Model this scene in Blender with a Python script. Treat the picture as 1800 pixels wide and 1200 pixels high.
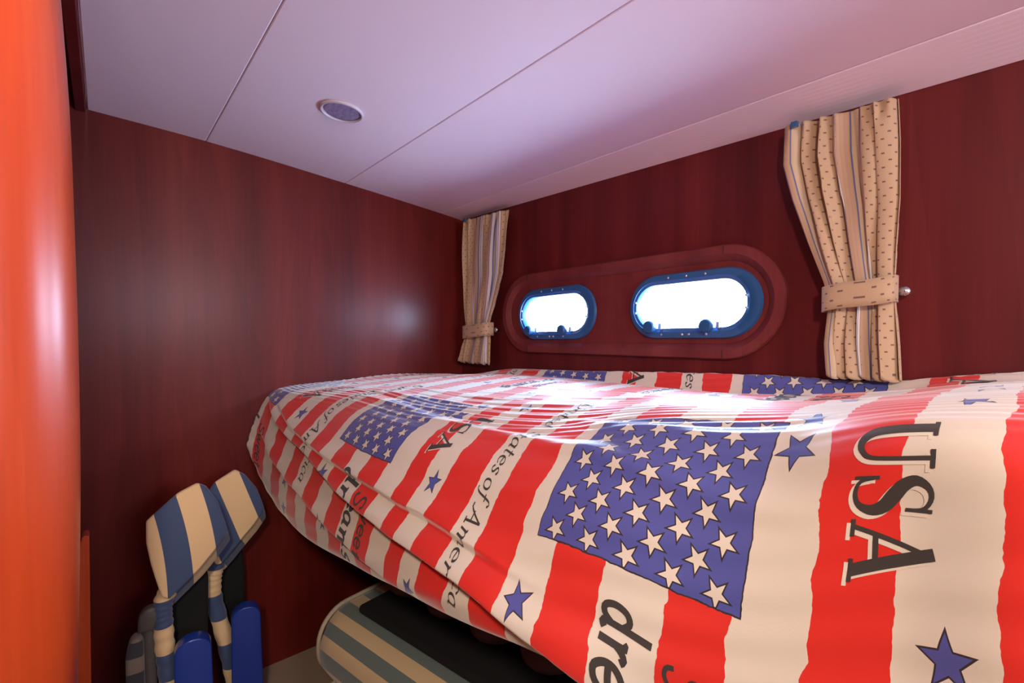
import bpy, bmesh, math, random
from mathutils import Vector, Matrix
for _o in list(bpy.data.objects): bpy.data.objects.remove(_o)
SC = bpy.context.scene; COL = SC.collection
random.seed(7)
Z0 = 1.06            # everything is built relative to the eye; the floor ends up at z = 0
# ---------------------------------------------------------------- camera
YAW, PITCH, ROLL, FPX = .7141, -.02, .005, 825.0
fw = Vector((-math.cos(YAW)*math.cos(PITCH), math.sin(YAW)*math.cos(PITCH), math.sin(PITCH)))
rt = Vector((math.sin(YAW), math.cos(YAW), 0)); up = rt.cross(fw)
rt2 = rt*math.cos(ROLL)+up*math.sin(ROLL); up2 = -rt*math.sin(ROLL)+up*math.cos(ROLL)
cam_d = bpy.data.cameras.new('camera'); cam = bpy.data.objects.new('camera', cam_d); COL.objects.link(cam)
cam_d.sensor_width = 36; cam_d.lens = FPX/1800*36; cam_d.clip_start = .02
cam.matrix_world = Matrix(((rt2.x,up2.x,-fw.x,0),(rt2.y,up2.y,-fw.y,0),(rt2.z,up2.z,-fw.z,Z0),(0,0,0,1)))
SC.camera = cam
# ---------------------------------------------------------------- light and exposure
SC.view_settings.view_transform = 'Standard'; SC.view_settings.look = 'None'
SC.view_settings.gamma = 1; SC.view_settings.use_curve_mapping = False
SC.view_settings.exposure = 0.0
w = bpy.data.worlds.new('overcast_daylight'); SC.world = w; w.use_nodes = True
bg = w.node_tree.nodes['Background']; bg.inputs[0].default_value = (.56,.73,1,1); bg.inputs[1].default_value = 85
def area(name, loc, target, sx, sy, power, col=(1,1,1), shape='RECTANGLE', portal=False, spread=math.pi):
    d = bpy.data.lights.new(name, 'AREA'); d.shape = shape; d.size = sx; d.size_y = sy; d.energy = power; d.color = col; d.spread = spread
    if portal: d.cycles.is_portal = True
    o = bpy.data.objects.new(name, d); COL.objects.link(o); o.location = Vector(loc)+Vector((0,0,Z0))
    o.rotation_euler = (Vector(target)-Vector(loc)).to_track_quat('-Z','Y').to_euler(); return o
area('porthole_daylight', (-1.08,1.21,.062), (-1.08,0,.062), .33, .16, 1, portal=True)
area('porthole_daylight', (-.61,1.21,.071), (-.61,0,.071), .33, .16, 1, portal=True)
WARM = (1,.84,.67)
area('added_warm_light', (.45,-.28,.47), (-.5,.4,-.4), .14, .14, 17, WARM, 'DISK')  # warm light added from an unseen lamp beside the berth
area('foot_fill_light', (1.27,.42,.20), (-1.6,.55,.25), .75, .36, 16, (.97,.88,1))  # cool fill added at the berth foot; no window stands there
area('entry_lamp_light', (-.42,-.10,.74), (-1.2,.05,-.5), .08, .08, 3.9, (1,.68,.36), 'DISK')
# ---------------------------------------------------------------- helpers
def link(o, parent=None):
    COL.objects.link(o)
    if parent: o.parent = parent
    return o
def obj(name, me, mat, parent=None, loc=None, rot=None, smooth=False):
    if isinstance(me, bmesh.types.BMesh):
        b = me; me = bpy.data.meshes.new(name); b.to_mesh(me); b.free()
    o = bpy.data.objects.new(name, me)
    for m in (mat if isinstance(mat, (list,tuple)) else [mat]):
        if m: me.materials.append(m)
    if smooth:
        me.polygons.foreach_set('use_smooth', [True]*len(me.polygons))
    if loc is not None: o.location = loc
    if rot is not None: o.rotation_euler = rot
    return link(o, parent)
def tag(o, label, cat, group=None):
    o['label'] = label; o['category'] = cat
    if group: o['group'] = group
    return o
def struct(o): o['kind'] = 'structure'; return o
def empty(name, loc, rz=0):
    o = bpy.data.objects.new(name, None); o.location = loc; o.rotation_euler = (0,0,rz); o.empty_display_size = .05
    return link(o)
def box(b, x0,x1,y0,y1,z0,z1):
    r = bmesh.ops.create_cube(b, size=1)['verts']
    for v in r: v.co = Vector(((x0+x1)/2+v.co.x*(x1-x0), (y0+y1)/2+v.co.y*(y1-y0), (z0+z1)/2+v.co.z*(z1-z0)))
    return r
def bbox_mesh(x0,x1,y0,y1,z0,z1,bev=0,seg=3):
    b = bmesh.new(); box(b,x0,x1,y0,y1,z0,z1)
    if bev: bmesh.ops.bevel(b, geom=list(b.edges), offset=bev, segments=seg, profile=.5, affect='EDGES')
    return b
def tube(b, pts, rad, n=16, caps=True):
    """sweep a circle along a polyline; rad a number or a list"""
    pts = [Vector(p) for p in pts]; rings = []
    R = rad if isinstance(rad,(list,tuple)) else [rad]*len(pts); prev = None
    for i,p in enumerate(pts):
        t = (pts[min(i+1,len(pts)-1)]-pts[max(i-1,0)]).normalized()
        if prev is None: prev = Vector((0,0,1)) if abs(t.z) < .9 else Vector((1,0,0))
        a = (prev - t*prev.dot(t)).normalized(); c = t.cross(a); prev = a
        rings.append([b.verts.new(p+(a*math.cos(2*math.pi*k/n)+c*math.sin(2*math.pi*k/n))*R[i]) for k in range(n)])
    for i in range(len(rings)-1):
        for k in range(n): b.faces.new((rings[i][k],rings[i][(k+1)%n],rings[i+1][(k+1)%n],rings[i+1][k]))
    if caps: b.faces.new(rings[0][::-1]); b.faces.new(rings[-1])
def spline(P, per=8, closed=False):
    P = [Vector(p) for p in P]; out = []; n = len(P)
    rng = range(n) if closed else range(n-1)
    for i in rng:
        p0 = P[(i-1)%n] if closed or i > 0 else P[0]; p1 = P[i]; p2 = P[(i+1)%n]; p3 = P[(i+2)%n] if closed or i < n-2 else P[-1]
        for k in range(per):
            t = k/per
            out.append(.5*((2*p1)+(p2-p0)*t+(2*p0-5*p1+4*p2-p3)*t*t+(3*p1-p0-3*p2+p3)*t**3))
    if not closed: out.append(P[-1])
    return out
def lathe(b, prof, n=32, M=Matrix()):
    rings = []
    for r,z in prof: rings.append([b.verts.new(M @ Vector((r*math.cos(2*math.pi*k/n), r*math.sin(2*math.pi*k/n), z))) for k in range(n)])
    for i in range(len(rings)-1):
        for k in range(n): b.faces.new((rings[i][k],rings[i][(k+1)%n],rings[i+1][(k+1)%n],rings[i+1][k]))
    if prof[0][0] > 1e-5: b.faces.new(rings[0][::-1])
    if prof[-1][0] > 1e-5: b.faces.new(rings[-1])
    bmesh.ops.remove_doubles(b, verts=list(b.verts), dist=1e-6)
def plate(outlines, depth, bevel=0, seg=2):
    """closed outlines (first the border, then holes) in the XY plane -> solid mesh of thickness 2*depth, Z-centred"""
    cu = bpy.data.curves.new('outline','CURVE'); cu.dimensions = '2D'; cu.fill_mode = 'BOTH'; cu.extrude = max(0,depth-bevel); cu.bevel_depth = bevel; cu.bevel_resolution = seg
    if bevel: cu.offset = -bevel
    for o in outlines:
        s = cu.splines.new('POLY'); s.points.add(len(o)-1); s.use_cyclic_u = True
        for i,p in enumerate(o): s.points[i].co = (p[0],p[1],0,1)
    t = bpy.data.objects.new('outline', cu); me = bpy.data.meshes.new_from_object(t); bpy.data.objects.remove(t); bpy.data.curves.remove(cu)
    return me
def stadium(cx, cz, w, h, r=None, slope=0, n=14):
    r = min(w,h)/2 if r is None else r; out = []
    for (sx,sz,a0) in ((1,1,0),(-1,1,90),(-1,-1,180),(1,-1,270)):
        for k in range(n+1):
            a = math.radians(a0+90*k/n); x = sx*(w/2-r)+r*math.cos(a); z = sz*(h/2-r)+r*math.sin(a)
            out.append((cx+x, cz+z+slope*x))
    return out
def wall_xform(me, y):      # plate XY -> world XZ at depth y (thickness along Y)
    me.transform(Matrix(((1,0,0,0),(0,0,-1,y),(0,1,0,0),(0,0,0,1)))); return me
# ---------------------------------------------------------------- node helper
class NT_:
    def __init__(s, mat): s.t = mat.node_tree; s.n = s.t.nodes; s.l = s.t.links
    def new(s, kind, **kw):
        n = s.n.new(kind)
        for k,v in kw.items(): setattr(n,k,v)
        return n
    def put(s, sock, v):
        if isinstance(v, bpy.types.NodeSocket): s.l.new(v, sock)
        elif v is not None: sock.default_value = v
    def m(s, op, a, b=None, c=None):
        n = s.new('ShaderNodeMath', operation=op); s.put(n.inputs[0],a); s.put(n.inputs[1],b) if b is not None else 0
        if c is not None: s.put(n.inputs[2],c)
        return n.outputs[0]
    def mix(s, f, a, b):
        n = s.new('ShaderNodeMix', data_type='RGBA'); s.put(n.inputs['Factor'],f)
        s.put(n.inputs['A'] if False else n.inputs[6],a); s.put(n.inputs[7],b); return n.outputs[2]
    def noise(s, vec, scale, detail=3, rough=.5):
        n = s.new('ShaderNodeTexNoise'); s.put(n.inputs['Vector'],vec); n.inputs['Scale'].default_value = scale
        n.inputs['Detail'].default_value = detail; n.inputs['Roughness'].default_value = rough; return n.outputs['Fac']
    def mapping(s, vec, scale=(1,1,1), rot=(0,0,0), loc=(0,0,0)):
        n = s.new('ShaderNodeMapping'); s.put(n.inputs[0],vec); n.inputs['Scale'].default_value = scale; n.inputs['Rotation'].default_value = rot; n.inputs['Location'].default_value = loc
        return n.outputs[0]
    def coord(s, which='Object'): return s.new('ShaderNodeTexCoord').outputs[which]
    def ramp(s, f, stops):
        n = s.new('ShaderNodeValToRGB'); s.put(n.inputs[0],f); e = n.color_ramp.elements
        while len(e) < len(stops): e.new(.5)
        for el,(p,c) in zip(e,stops): el.position = p; el.color = (*c,1)
        return n.outputs[0]
    def bump(s, h, strength=.2, dist=.001):
        n = s.new('ShaderNodeBump'); s.put(n.inputs['Height'],h); n.inputs['Strength'].default_value = strength; n.inputs['Distance'].default_value = dist; return n.outputs[0]
def mat(name, col=(.5,.5,.5), rough=.5, metal=0, spec=.5, coat=0, coat_rough=.1, sheen=0):
    m = bpy.data.materials.new(name); m.use_nodes = True; b = m.node_tree.nodes['Principled BSDF']
    b.inputs['Base Color'].default_value = (*col,1); b.inputs['Roughness'].default_value = rough; b.inputs['Metallic'].default_value = metal
    b.inputs['Specular IOR Level'].default_value = spec; b.inputs['Coat Weight'].default_value = coat; b.inputs['Coat Roughness'].default_value = coat_rough
    b.inputs['Sheen Weight'].default_value = sheen
    return m, NT_(m), b
def wood(name, dark, mid, light, rough=.42, coat=.10, grain=1.0, axis='Z', cr_=.30):
    m,N,b = mat(name, mid, rough, coat=coat, coat_rough=cr_, spec=.2)
    c = N.coord(); sc = (1,1,.06) if axis == 'Z' else (.06,1,1)
    v = N.mapping(c, sc)
    broad = N.noise(v, 9, 3, .5); fine = N.noise(N.mapping(c,(1,1,.03) if axis=='Z' else (.03,1,1)), 160*grain, 4, .6)
    rings = N.m('FRACT', N.m('MULTIPLY', N.noise(N.mapping(c,(1,1,.14) if axis=='Z' else (.14,1,1)), 3.2, 1, .4), 14))
    f = N.m('ADD', N.m('MULTIPLY',broad,.68), N.m('ADD', N.m('MULTIPLY',fine,.26), N.m('MULTIPLY',rings,.06)))
    N.put(b.inputs['Base Color'], N.ramp(f, [(.30,dark),(.52,mid),(.78,light)]))
    N.put(b.inputs['Normal'], N.bump(fine,.12,.0006))
    return m
M = {}
M['wall_wood'] = wood('dark_cherry_veneer', (.070,.0060,.0075), (.115,.0110,.0125), (.18,.022,.02))
M['bulk_wood'] = wood('cherry_veneer', (.070,.0040,.0030), (.118,.0080,.0055), (.185,.020,.012), rough=.5, coat=.24, cr_=.27)
M['trim_wood'] = wood('oiled_cherry', (.10,.014,.016), (.16,.026,.027), (.22,.045,.044), rough=.4, coat=.2)
M['post_wood'] = wood('varnished_cherry', (.36,.032,.004), (.47,.050,.006), (.60,.095,.012), rough=.42, coat=1.0, cr_=.33)
m,N,b = mat('vinyl_ceiling', (.86,.72,.81), .62); N.put(b.inputs['Normal'], N.bump(N.noise(N.coord(), 420, 3), .12, .0006)); M['ceiling'] = m
m,N,b = mat('floor_carpet', (.27,.185,.13), .95, sheen=.2); N.put(b.inputs['Normal'], N.bump(N.noise(N.coord(), 500, 3), .5, .002)); M['carpet'] = m
M['dark'] = mat('black_fabric_and_shade', (.002,.002,.003), .9)[0]  # for the chair backs and the slab that stands in for shade
M['board'] = mat('dark_board', (.03,.012,.008), .7)[0]
m,N,b = mat('haze_blue_frame', (.020,.095,.25), .30, spec=.7); M['frame'] = m  # window haze put into the rim colour; the rims themselves are dark
M['steel'] = mat('brushed_steel', (.62,.64,.68), .25, metal=1)[0]
M['screw'] = mat('screw_steel', (.75,.78,.82), .3, metal=1)[0]
m = bpy.data.materials.new('clear_glass'); m.use_nodes = True; n = m.node_tree.nodes; n.clear()
_t = n.new('ShaderNodeBsdfTransparent'); _t.inputs[0].default_value = (.97,.99,1,1); _g = n.new('ShaderNodeBsdfGlossy'); _g.inputs['Roughness'].default_value = .02
_x = n.new('ShaderNodeMixShader'); _x.inputs[0].default_value = .06; _o = n.new('ShaderNodeOutputMaterial')
m.node_tree.links.new(_t.outputs[0],_x.inputs[1]); m.node_tree.links.new(_g.outputs[0],_x.inputs[2]); m.node_tree.links.new(_x.outputs[0],_o.inputs[0]); M['glass'] = m
# ---------------------------------------------------------------- bed cloth surface (pure numbers)
import numpy as np
BED_KEYS = [  # x, then (y, z) from the hull side over the top, down the inboard side and under
 (-1.604,[(1.116,-0.220),(1.105,-.160),(1.05,-.168),(.98,-.166),(.80,-.158),(.62,-.168),(.45,-.176),(.39,-.195),(.355,-.25),(.332,-.31),(.325,-.36),(.36,-.39),(.5,-.40)]),
 (-1.52, [(1.116,-0.215),(1.105,-.155),(1.05,-.166),(.98,-.163),(.80,-.160),(.62,-.168),(.45,-.178),(.395,-.20),(.36,-.27),(.345,-.37),(.345,-.44),(.38,-.475),(.52,-.48)]),
 (-1.25, [(1.116,-0.192),(1.105,-.132),(1.05,-.148),(.98,-.145),(.82,-.152),(.66,-.163),(.52,-.173),(.45,-.20),(.40,-.26),(.365,-.38),(.362,-.49),(.40,-.525),(.55,-.53)]),
 (-.9,   [(1.116,-0.174),(1.105,-.114),(1.082,-.146),(1.045,-.138),(.88,-.142),(.68,-.160),(.55,-.179),(.47,-.200),(.42,-.255),(.385,-.37),(.378,-.465),(.42,-.49),(.55,-.50)]),
 (-.6,   [(1.116,-0.159),(1.105,-.099),(1.078,-.152),(1.03,-.134),(.88,-.134),(.71,-.142),(.60,-.166),(.515,-.192),(.453,-.255),(.405,-.355),(.39,-.42),(.43,-.455),(.55,-.47)]),
 (-.4,   [(1.116,-0.151),(1.105,-.091),(1.075,-.148),(1.02,-.127),(.88,-.125),(.73,-.115),(.62,-.129),(.54,-.163),(.475,-.23),(.435,-.33),(.425,-.40),(.46,-.44),(.55,-.45)]),
 (-.2,   [(1.116,-0.149),(1.105,-.089),(1.06,-.118),(.995,-.100),(.88,-.104),(.73,-.094),(.615,-.100),(.545,-.135),(.50,-.21),(.47,-.30),(.455,-.37),(.49,-.42),(.60,-.43)]),
 (-.08,  [(1.116,-0.128),(1.105,-.068),(1.04,-.080),(.96,-.074),(.85,-.070),(.72,-.067),(.58,-.067),(.505,-.085),(.49,-.16),(.468,-.25),(.45,-.34),(.49,-.39),(.60,-.40)]),
 (0,     [(1.116,-0.118),(1.105,-.058),(1.04,-.068),(.96,-.064),(.85,-.058),(.72,-.053),(.57,-.054),(.48,-.075),(.455,-.15),(.435,-.24),(.425,-.33),(.46,-.39),(.60,-.40)]),
 (.45,   [(1.116,-0.118),(1.105,-.058),(1.04,-.068),(.96,-.064),(.85,-.058),(.72,-.055),(.57,-.06),(.48,-.085),(.45,-.15),(.43,-.24),(.42,-.33),(.46,-.39),(.60,-.40)]),
]
def pchip(xk, yk, x):
    xk = np.asarray(xk, float); yk = np.asarray(yk, float); x = np.asarray(x, float)
    h = np.diff(xk); d = (yk[1:] - yk[:-1]) / h.reshape(-1, *([1] * (yk.ndim - 1)))
    m = np.zeros_like(yk); m[0] = d[0]; m[-1] = d[-1]
    m[1:-1] = (d[1:] + d[:-1]) / 2
    i = np.clip(np.searchsorted(xk, x) - 1, 0, len(xk) - 2)
    sh = (-1,) + (1,) * (yk.ndim - 1)
    t = ((x - xk[i]) / h[i]).reshape(sh); hh = h[i].reshape(sh)
    return (2*t**3-3*t**2+1)*yk[i] + (t**3-2*t**2+t)*hh*m[i] + (-2*t**3+3*t**2)*yk[i+1] + (t**3-t**2)*hh*m[i+1]
NX, NT = 412, 560
BX = np.linspace(-1.604, .45, NX)
_keys = np.array([k[1] for k in BED_KEYS])           # K,13,2
_K = pchip([k[0] for k in BED_KEYS], _keys, BX)       # NX,12,2
BT = np.linspace(0, 12, NT)
BYZ = pchip(np.arange(13), np.swapaxes(_K, 0, 1), BT) # NT,NX,2
# smooth a little along the profile
for _ in range(10):
    BYZ[1:-1] = (BYZ[:-2] + 2*BYZ[1:-1] + BYZ[2:]) / 4
_seg = np.sqrt((np.diff(BYZ, axis=0)**2).sum(2))
BS = np.vstack([np.zeros((1, NX)), np.cumsum(_seg, 0)])      # arc length
_i5 = int(round(6.5/12*(NT-1)))
BS = BS - BS[_i5:_i5+1]                                       # zero where the top turns over
SGRID = np.linspace(-.63, .46, 690)
SURF = np.zeros((len(SGRID), NX, 2))
for _j in range(NX):
    for _c in range(2):
        SURF[:, _j, _c] = np.interp(SGRID, BS[:, _j], BYZ[:, _j, _c])
def bed_point(x, s, A=None):
    """smooth surface at (x, s) -> y, z (bilinear in the table)"""
    A = SURF if A is None else A
    fx = np.clip((np.asarray(x) - BX[0]) / (BX[1]-BX[0]), 0, NX-1.001)
    fs = np.clip((np.asarray(s) - SGRID[0]) / (SGRID[1]-SGRID[0]), 0, len(SGRID)-1.001)
    i = fx.astype(int); j = fs.astype(int); u = (fx-i)[..., None]; v = (fs-j)[..., None]
    return (A[j,i]*(1-u)*(1-v) + A[j,i+1]*u*(1-v) + A[j+1,i]*(1-u)*v + A[j+1,i+1]*u*v)
# ---------------------------------------------------------------- the cabin shell
A, B, YI, XR, ZF = -1.6087, 1.12, -1.1, 1.3, -1.06
SL = .0186
W1 = dict(cx=-1.075, cz=.0615, w=.280, h=.106); W2 = dict(cx=-.6065, cz=.0700, w=.284, h=.103)
me = plate([[(A-.02,ZF),(XR,ZF),(XR,.52),(A-.02,.52)], stadium(W1['cx'],W1['cz'],.318,.138,slope=SL)[::-1], stadium(W2['cx'],W2['cz'],.318,.138,slope=SL)[::-1]], .02)
struct(obj('wall_back', wall_xform(me, B+.02), M['wall_wood']))
struct(obj('wall_left', bbox_mesh(A-.04,A,YI,B+.04,ZF,.86), M['bulk_wood']))
struct(obj('wall_right', bbox_mesh(XR,XR+.04,YI,B+.04,ZF,.86), M['bulk_wood']))
struct(obj('wall_front', bbox_mesh(A-.04,XR+.04,YI-.04,YI,ZF,.86), M['bulk_wood']))
struct(obj('floor', bbox_mesh(A-.04,XR+.04,YI-.04,B+.04,ZF-.04,ZF), M['carpet']))
# cambered ceiling, panels split along the seams
CY = [-.0295,.2243,.6303,1.0157,1.1205]; CZ = [.5568,.5450,.5098,.4714,.4590]; CSL = [-.004,-.010,.010,.004,-.0120]
def ceil_z(x, y):
    z = float(pchip(CY, np.array(CZ), np.array([y]))[0]) if y < 1.1205 else .459-.12*(y-1.1205)
    s = float(np.interp(y, CY, CSL)); return z + s*(x-A)
def ceil_panel(y0, y1, n=10):
    b = bmesh.new(); NXc = 12; g = .0006; y0 += g; y1 -= g; rows = []
    for j in range(n+1):
        y = y0+(y1-y0)*j/n; e = min(j, n-j); dz = .0014 if e == 0 else 0
        rows.append([b.verts.new((A-.001+(XR-A+.002)*i/NXc, y, ceil_z(A+(XR-A)*i/NXc, y)+dz)) for i in range(NXc+1)])
        if e == 0 and j == 0:
            y = y0+.002; rows.append([b.verts.new((A-.001+(XR-A+.002)*i/NXc, y, ceil_z(A+(XR-A)*i/NXc, y))) for i in range(NXc+1)])
        if j == n-1:
            y = y1-.002; rows.append([b.verts.new((A-.001+(XR-A+.002)*i/NXc, y, ceil_z(A+(XR-A)*i/NXc, y))) for i in range(NXc+1)])
    for r in range(len(rows)-1):
        for i in range(NXc): b.faces.new((rows[r][i],rows[r+1][i],rows[r+1][i+1],rows[r][i+1]))
    up_ = bmesh.ops.extrude_face_region(b, geom=list(b.faces)); 
    for v in [v for v in up_['geom'] if isinstance(v,bmesh.types.BMVert)]: v.co.z += .012
    bmesh.ops.recalc_face_normals(b, faces=list(b.faces)); return b
for y0,y1 in ((-.0295,.2243),(.2243,.6303),(.6303,1.0157),(1.0157,1.1205)):
    struct(obj('ceiling', ceil_panel(y0,y1), M['ceiling']))
struct(obj('ceiling', bbox_mesh(A-.04,XR+.04,-.03,B+.04,.585,.62), M['board']))          # deck above the panels
struct(obj('ceiling', bbox_mesh(A-.04,XR+.04,YI-.04,-.03,.80,.86), M['bulk_wood']))       # raised wooden part inboard
struct(obj('trim_1', bbox_mesh(A,XR,-.052,-.032,.548,.80,.002), M['wall_wood']))          # fascia along the panel edge
# rounded wooden post of the doorway, slightly bowed
b = bmesh.new(); rows = []
PZ = [(.80,-.060),(.402,-.037),(.267,-.0305),(.127,-.0275),(-.05,-.0252),(-.194,-.0252),(-.446,-.030),(-1.06,-.040)]
zz = np.linspace(-1.06,.80,40); yy = pchip([p[0] for p in PZ[::-1]], np.array([p[1] for p in PZ[::-1]]), zz)
for z,y in zip(zz,yy):
    r = .085; ring = []
    for k in range(15):
        a = math.radians(90-k*180/14); ring.append((-.80+r*math.sin(math.radians(90*0))+r*math.cos(a)*1.0, y-r+r*math.sin(a)))
    ring = [(-.80+r*math.cos(math.radians(90-9*k)), y-r+r*math.sin(math.radians(90-9*k))) for k in range(11)]      # front-right quarter round
    ring = [(-.80-r*math.sin(math.radians(90-15*k)), y-r+r*math.cos(math.radians(90-15*k))) for k in range(6)] + ring + [(-.80+r, -.40), (-.80-r, -.40)]
    rows.append([b.verts.new((p[0],p[1],z)) for p in ring])
for i in range(len(rows)-1):
    n_ = len(rows[0])
    for k in range(n_): b.faces.new((rows[i][k],rows[i][(k+1)%n_],rows[i+1][(k+1)%n_],rows[i+1][k]))
b.faces.new(rows[0][::-1]); b.faces.new(rows[-1]); bmesh.ops.recalc_face_normals(b, faces=list(b.faces))
struct(obj('trim_2', b, M['post_wood'], smooth=True))
# low wooden corner post at the foot of the bulkhead, bevelled head
b = bmesh.new()
pr = [(-1.34,-.075),(-1.30,-.075),(-1.30,-.029),(-1.34,-.029)]
lo = [b.verts.new((x,y,ZF)) for x,y in pr]; mid = [b.verts.new((x,y,-.56)) for x,y in pr]; hi = [b.verts.new((x-.0,y+(.0 if y > -.05 else .036),-.425)) for x,y in pr]
for R1,R2 in ((lo,mid),(mid,hi)):
    for k in range(4): b.faces.new((R1[k],R1[(k+1)%4],R2[(k+1)%4],R2[k]))
b.faces.new(hi); b.faces.new(lo[::-1]); bmesh.ops.recalc_face_normals(b, faces=list(b.faces)); bmesh.ops.bevel(b, geom=list(b.edges), offset=.002, segments=2, affect='EDGES')
struct(obj('trim_3', b, M['post_wood']))
struct(obj('trim_4', bbox_mesh(A,A+.006,-.03,B,.50,.5001), M['wall_wood'])) if False else None
# ---------------------------------------------------------------- portholes
PC = (-.8525,.0695); PW,PH = .951,.272
b_out = stadium(*PC,PW,PH,slope=SL*.6,n=20); b_in = stadium(PC[0],PC[1]+.0,PW-.070,PH-.066,slope=SL*.6,n=20)
def ring_loft(profiles):
    """profiles: list of (outline, y) with equal counts -> closed ring surface"""
    b = bmesh.new(); L = [[b.verts.new((p[0],y,p[1])) for p in o] for o,y in profiles]; n = len(L[0])
    for i in range(len(L)-1):
        for k in range(n): b.faces.new((L[i][k],L[i][(k+1)%n],L[i+1][(k+1)%n],L[i+1][k]))
    bmesh.ops.recalc_face_normals(b, faces=list(b.faces)); return b
def st(dw, dz=0): return stadium(PC[0],PC[1],PW-dw,PH-dw,slope=SL*.6,n=20)
surround = empty('window_surround', (PC[0],B,PC[1]))
def local(me_or_b, o):
    if isinstance(me_or_b, bmesh.types.BMesh): bmesh.ops.translate(me_or_b, verts=list(me_or_b.verts), vec=-o.location)
    else: me_or_b.transform(Matrix.Translation(-o.location))
    return me_or_b
b = ring_loft([(st(0),B+.001),(st(0),B-.012),(st(.006),B-.017),(st(.044),B-.019),(st(.052),B-.016),(st(.074),B-.007),(st(.078),B-.004),(st(.078),B+.001)])
mo = obj('moulding', local(b,surround), M['trim_wood'], surround)
pm = wall_xform(plate([st(.076), stadium(W1['cx'],W1['cz'],.318,.138,slope=SL)[::-1], stadium(W2['cx'],W2['cz'],.318,.138,slope=SL)[::-1]], .003), B-.003)
obj('panel', local(pm,surround), M['trim_wood'], surround)
# thin joints where the straight and curved mouldings meet
for sx in (-1,1):
    for sz in (-1,1):
        x = PC[0]+sx*(PW/2-PH/2); z0 = PC[1]+sz*(PH/2-.004)+SL*.6*sx*(PW/2-PH/2)
        obj('joint', local(bbox_mesh(x-.0007,x+.0007,B-.0198,B-.0165,min(z0,z0-sz*.019),max(z0,z0-sz*.019)),surround), M['board'], surround)
tag(surround, 'long rounded cherry wood surround holding the two portholes on the hull wall', 'window surround')
def porthole(name, W, label):
    o = empty(name, (W['cx'],B,W['cz'])); struct(o); o['label'] = label
    def s(dw, dx=0): return stadium(dx,0,W['w']+dw,W['h']+dw,slope=SL,n=16)
    b = ring_loft([(s(.032),.045),(s(.032),-.002),(s(.062,.006),-.006),(s(.066,.007),-.010),(s(.060,.007),-.017),(s(.030,.003),-.019),(s(.024),-.016),(s(.012),-.014),(s(.004),-.006),(s(0),.004),(s(0),.045),(s(.032),.045)])
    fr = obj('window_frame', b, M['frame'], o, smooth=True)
    e = fr.modifiers.new('edge','EDGE_SPLIT'); e.split_angle = math.radians(40)
    g = plate([s(.006)], .0025); g.transform(Matrix(((1,0,0,0),(0,0,-1,.020),(0,1,0,0),(0,0,0,1)))); obj('glass_pane', g, M['glass'], o)
    for dx in (-.092,.062):
        z = -W['h']/2+SL*dx
        b = bmesh.new(); Mx = Matrix.Translation((dx,-.020,z-.002)) @ Matrix.Rotation(math.pi/2,4,'X')
        lathe(b, [(.006,-.004),(.006,.006),(.015,.008),(.017,.012),(.017,.020),(.014,.024),(.0,.025)], 24, Mx)
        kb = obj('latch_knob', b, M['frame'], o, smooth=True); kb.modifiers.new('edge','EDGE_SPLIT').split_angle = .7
        obj('latch_bracket', bbox_mesh(dx+.017,dx+.027,-.024,-.012,z-.008,z+.008,.002), M['screw'], o)
    for k,(sx_,sz_) in enumerate(((-.55,1),(0,1),(.55,1),(-.75,-1),(-.1,-1),(.1,-1),(.6,-1),(1,.33),(1,-.33),(-1,.33),(-1,-.33))):
        if abs(sx_) == 1: x = sx_*(W['w']/2+.019-.0135); z = sz_*W['h']*.42; 
        else: x = sx_*(W['w']/2-W['h']/2)/.75*.75; z = sz_*(W['h']/2+.022)
        b = bmesh.new(); lathe(b, [(.0033,0),(.003,.0012),(0,.0016)], 12, Matrix.Translation((x,-.0183,z+SL*x)) @ Matrix.Rotation(math.pi/2,4,'X')); obj('screw', b, M['screw'], o, smooth=True)
    return o
porthole('window_1', W1, 'smaller looking porthole, window haze in its frame colour, nearer the corner curtain')
porthole('window_2', W2, 'porthole, window haze in its frame colour, nearer the large right curtain')
# ---------------------------------------------------------------- ceiling light
cl = empty('ceiling_light', (-1.129,.434,ceil_z(-1.129,.434)), 0); cl.rotation_euler = (math.radians(-4.3),0,0)
b = bmesh.new(); lathe(b, [(.047,.004),(.0505,-.0005),(.050,-.004),(.047,-.006),(.0445,-.005),(.043,-.001),(.0425,.004)], 48); obj('rim', b, mat('light_rim',(.55,.50,.56),.35)[0], cl, smooth=True)
b = bmesh.new(); lathe(b, [(.0430,.001)]+[(.043-.0043*k, -.0008-(.0022 if k%2 else .0002)) for k in range(1,10)]+[(0,-.001)], 48)
m_,N_,b_ = mat('lens_painted_reflection',(.30,.25,.42),.15,spec=.8); M['lens'] = m_
N_.put(b_.inputs['Base Color'], N_.mix(N_.noise(N_.mapping(N_.coord(),(1,3,1)),40,2), (.14,.10,.22,1), (.50,.44,.66,1)))  # purple reflection painted into the lens colour
obj('lens', b, m_, cl, smooth=True)
tag(cl, 'small round recessed light, switched off, in the pale ceiling panel', 'ceiling light')
def downlight(loc, label, rad=.055, tilt=(0,0,0)):
    o = empty('ceiling_lamp', loc); o.rotation_euler = tilt
    b = bmesh.new(); lathe(b, [(rad,.012),(rad+.012,.0),(rad+.010,-.004),(rad,-.004),(rad,.008)], 32); obj('rim', b, M['steel'], o, smooth=True)
    b = bmesh.new(); lathe(b, [(rad,.006),(0,.006)], 32); e_,N2,b2 = mat('lamp_glow',(1,.9,.8),.5); b2.inputs['Emission Color'].default_value = (1,.75,.5,1); b2.inputs['Emission Strength'].default_value = 6
    obj('lens', b, e_, o); tag(o, label, 'ceiling light')
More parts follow.
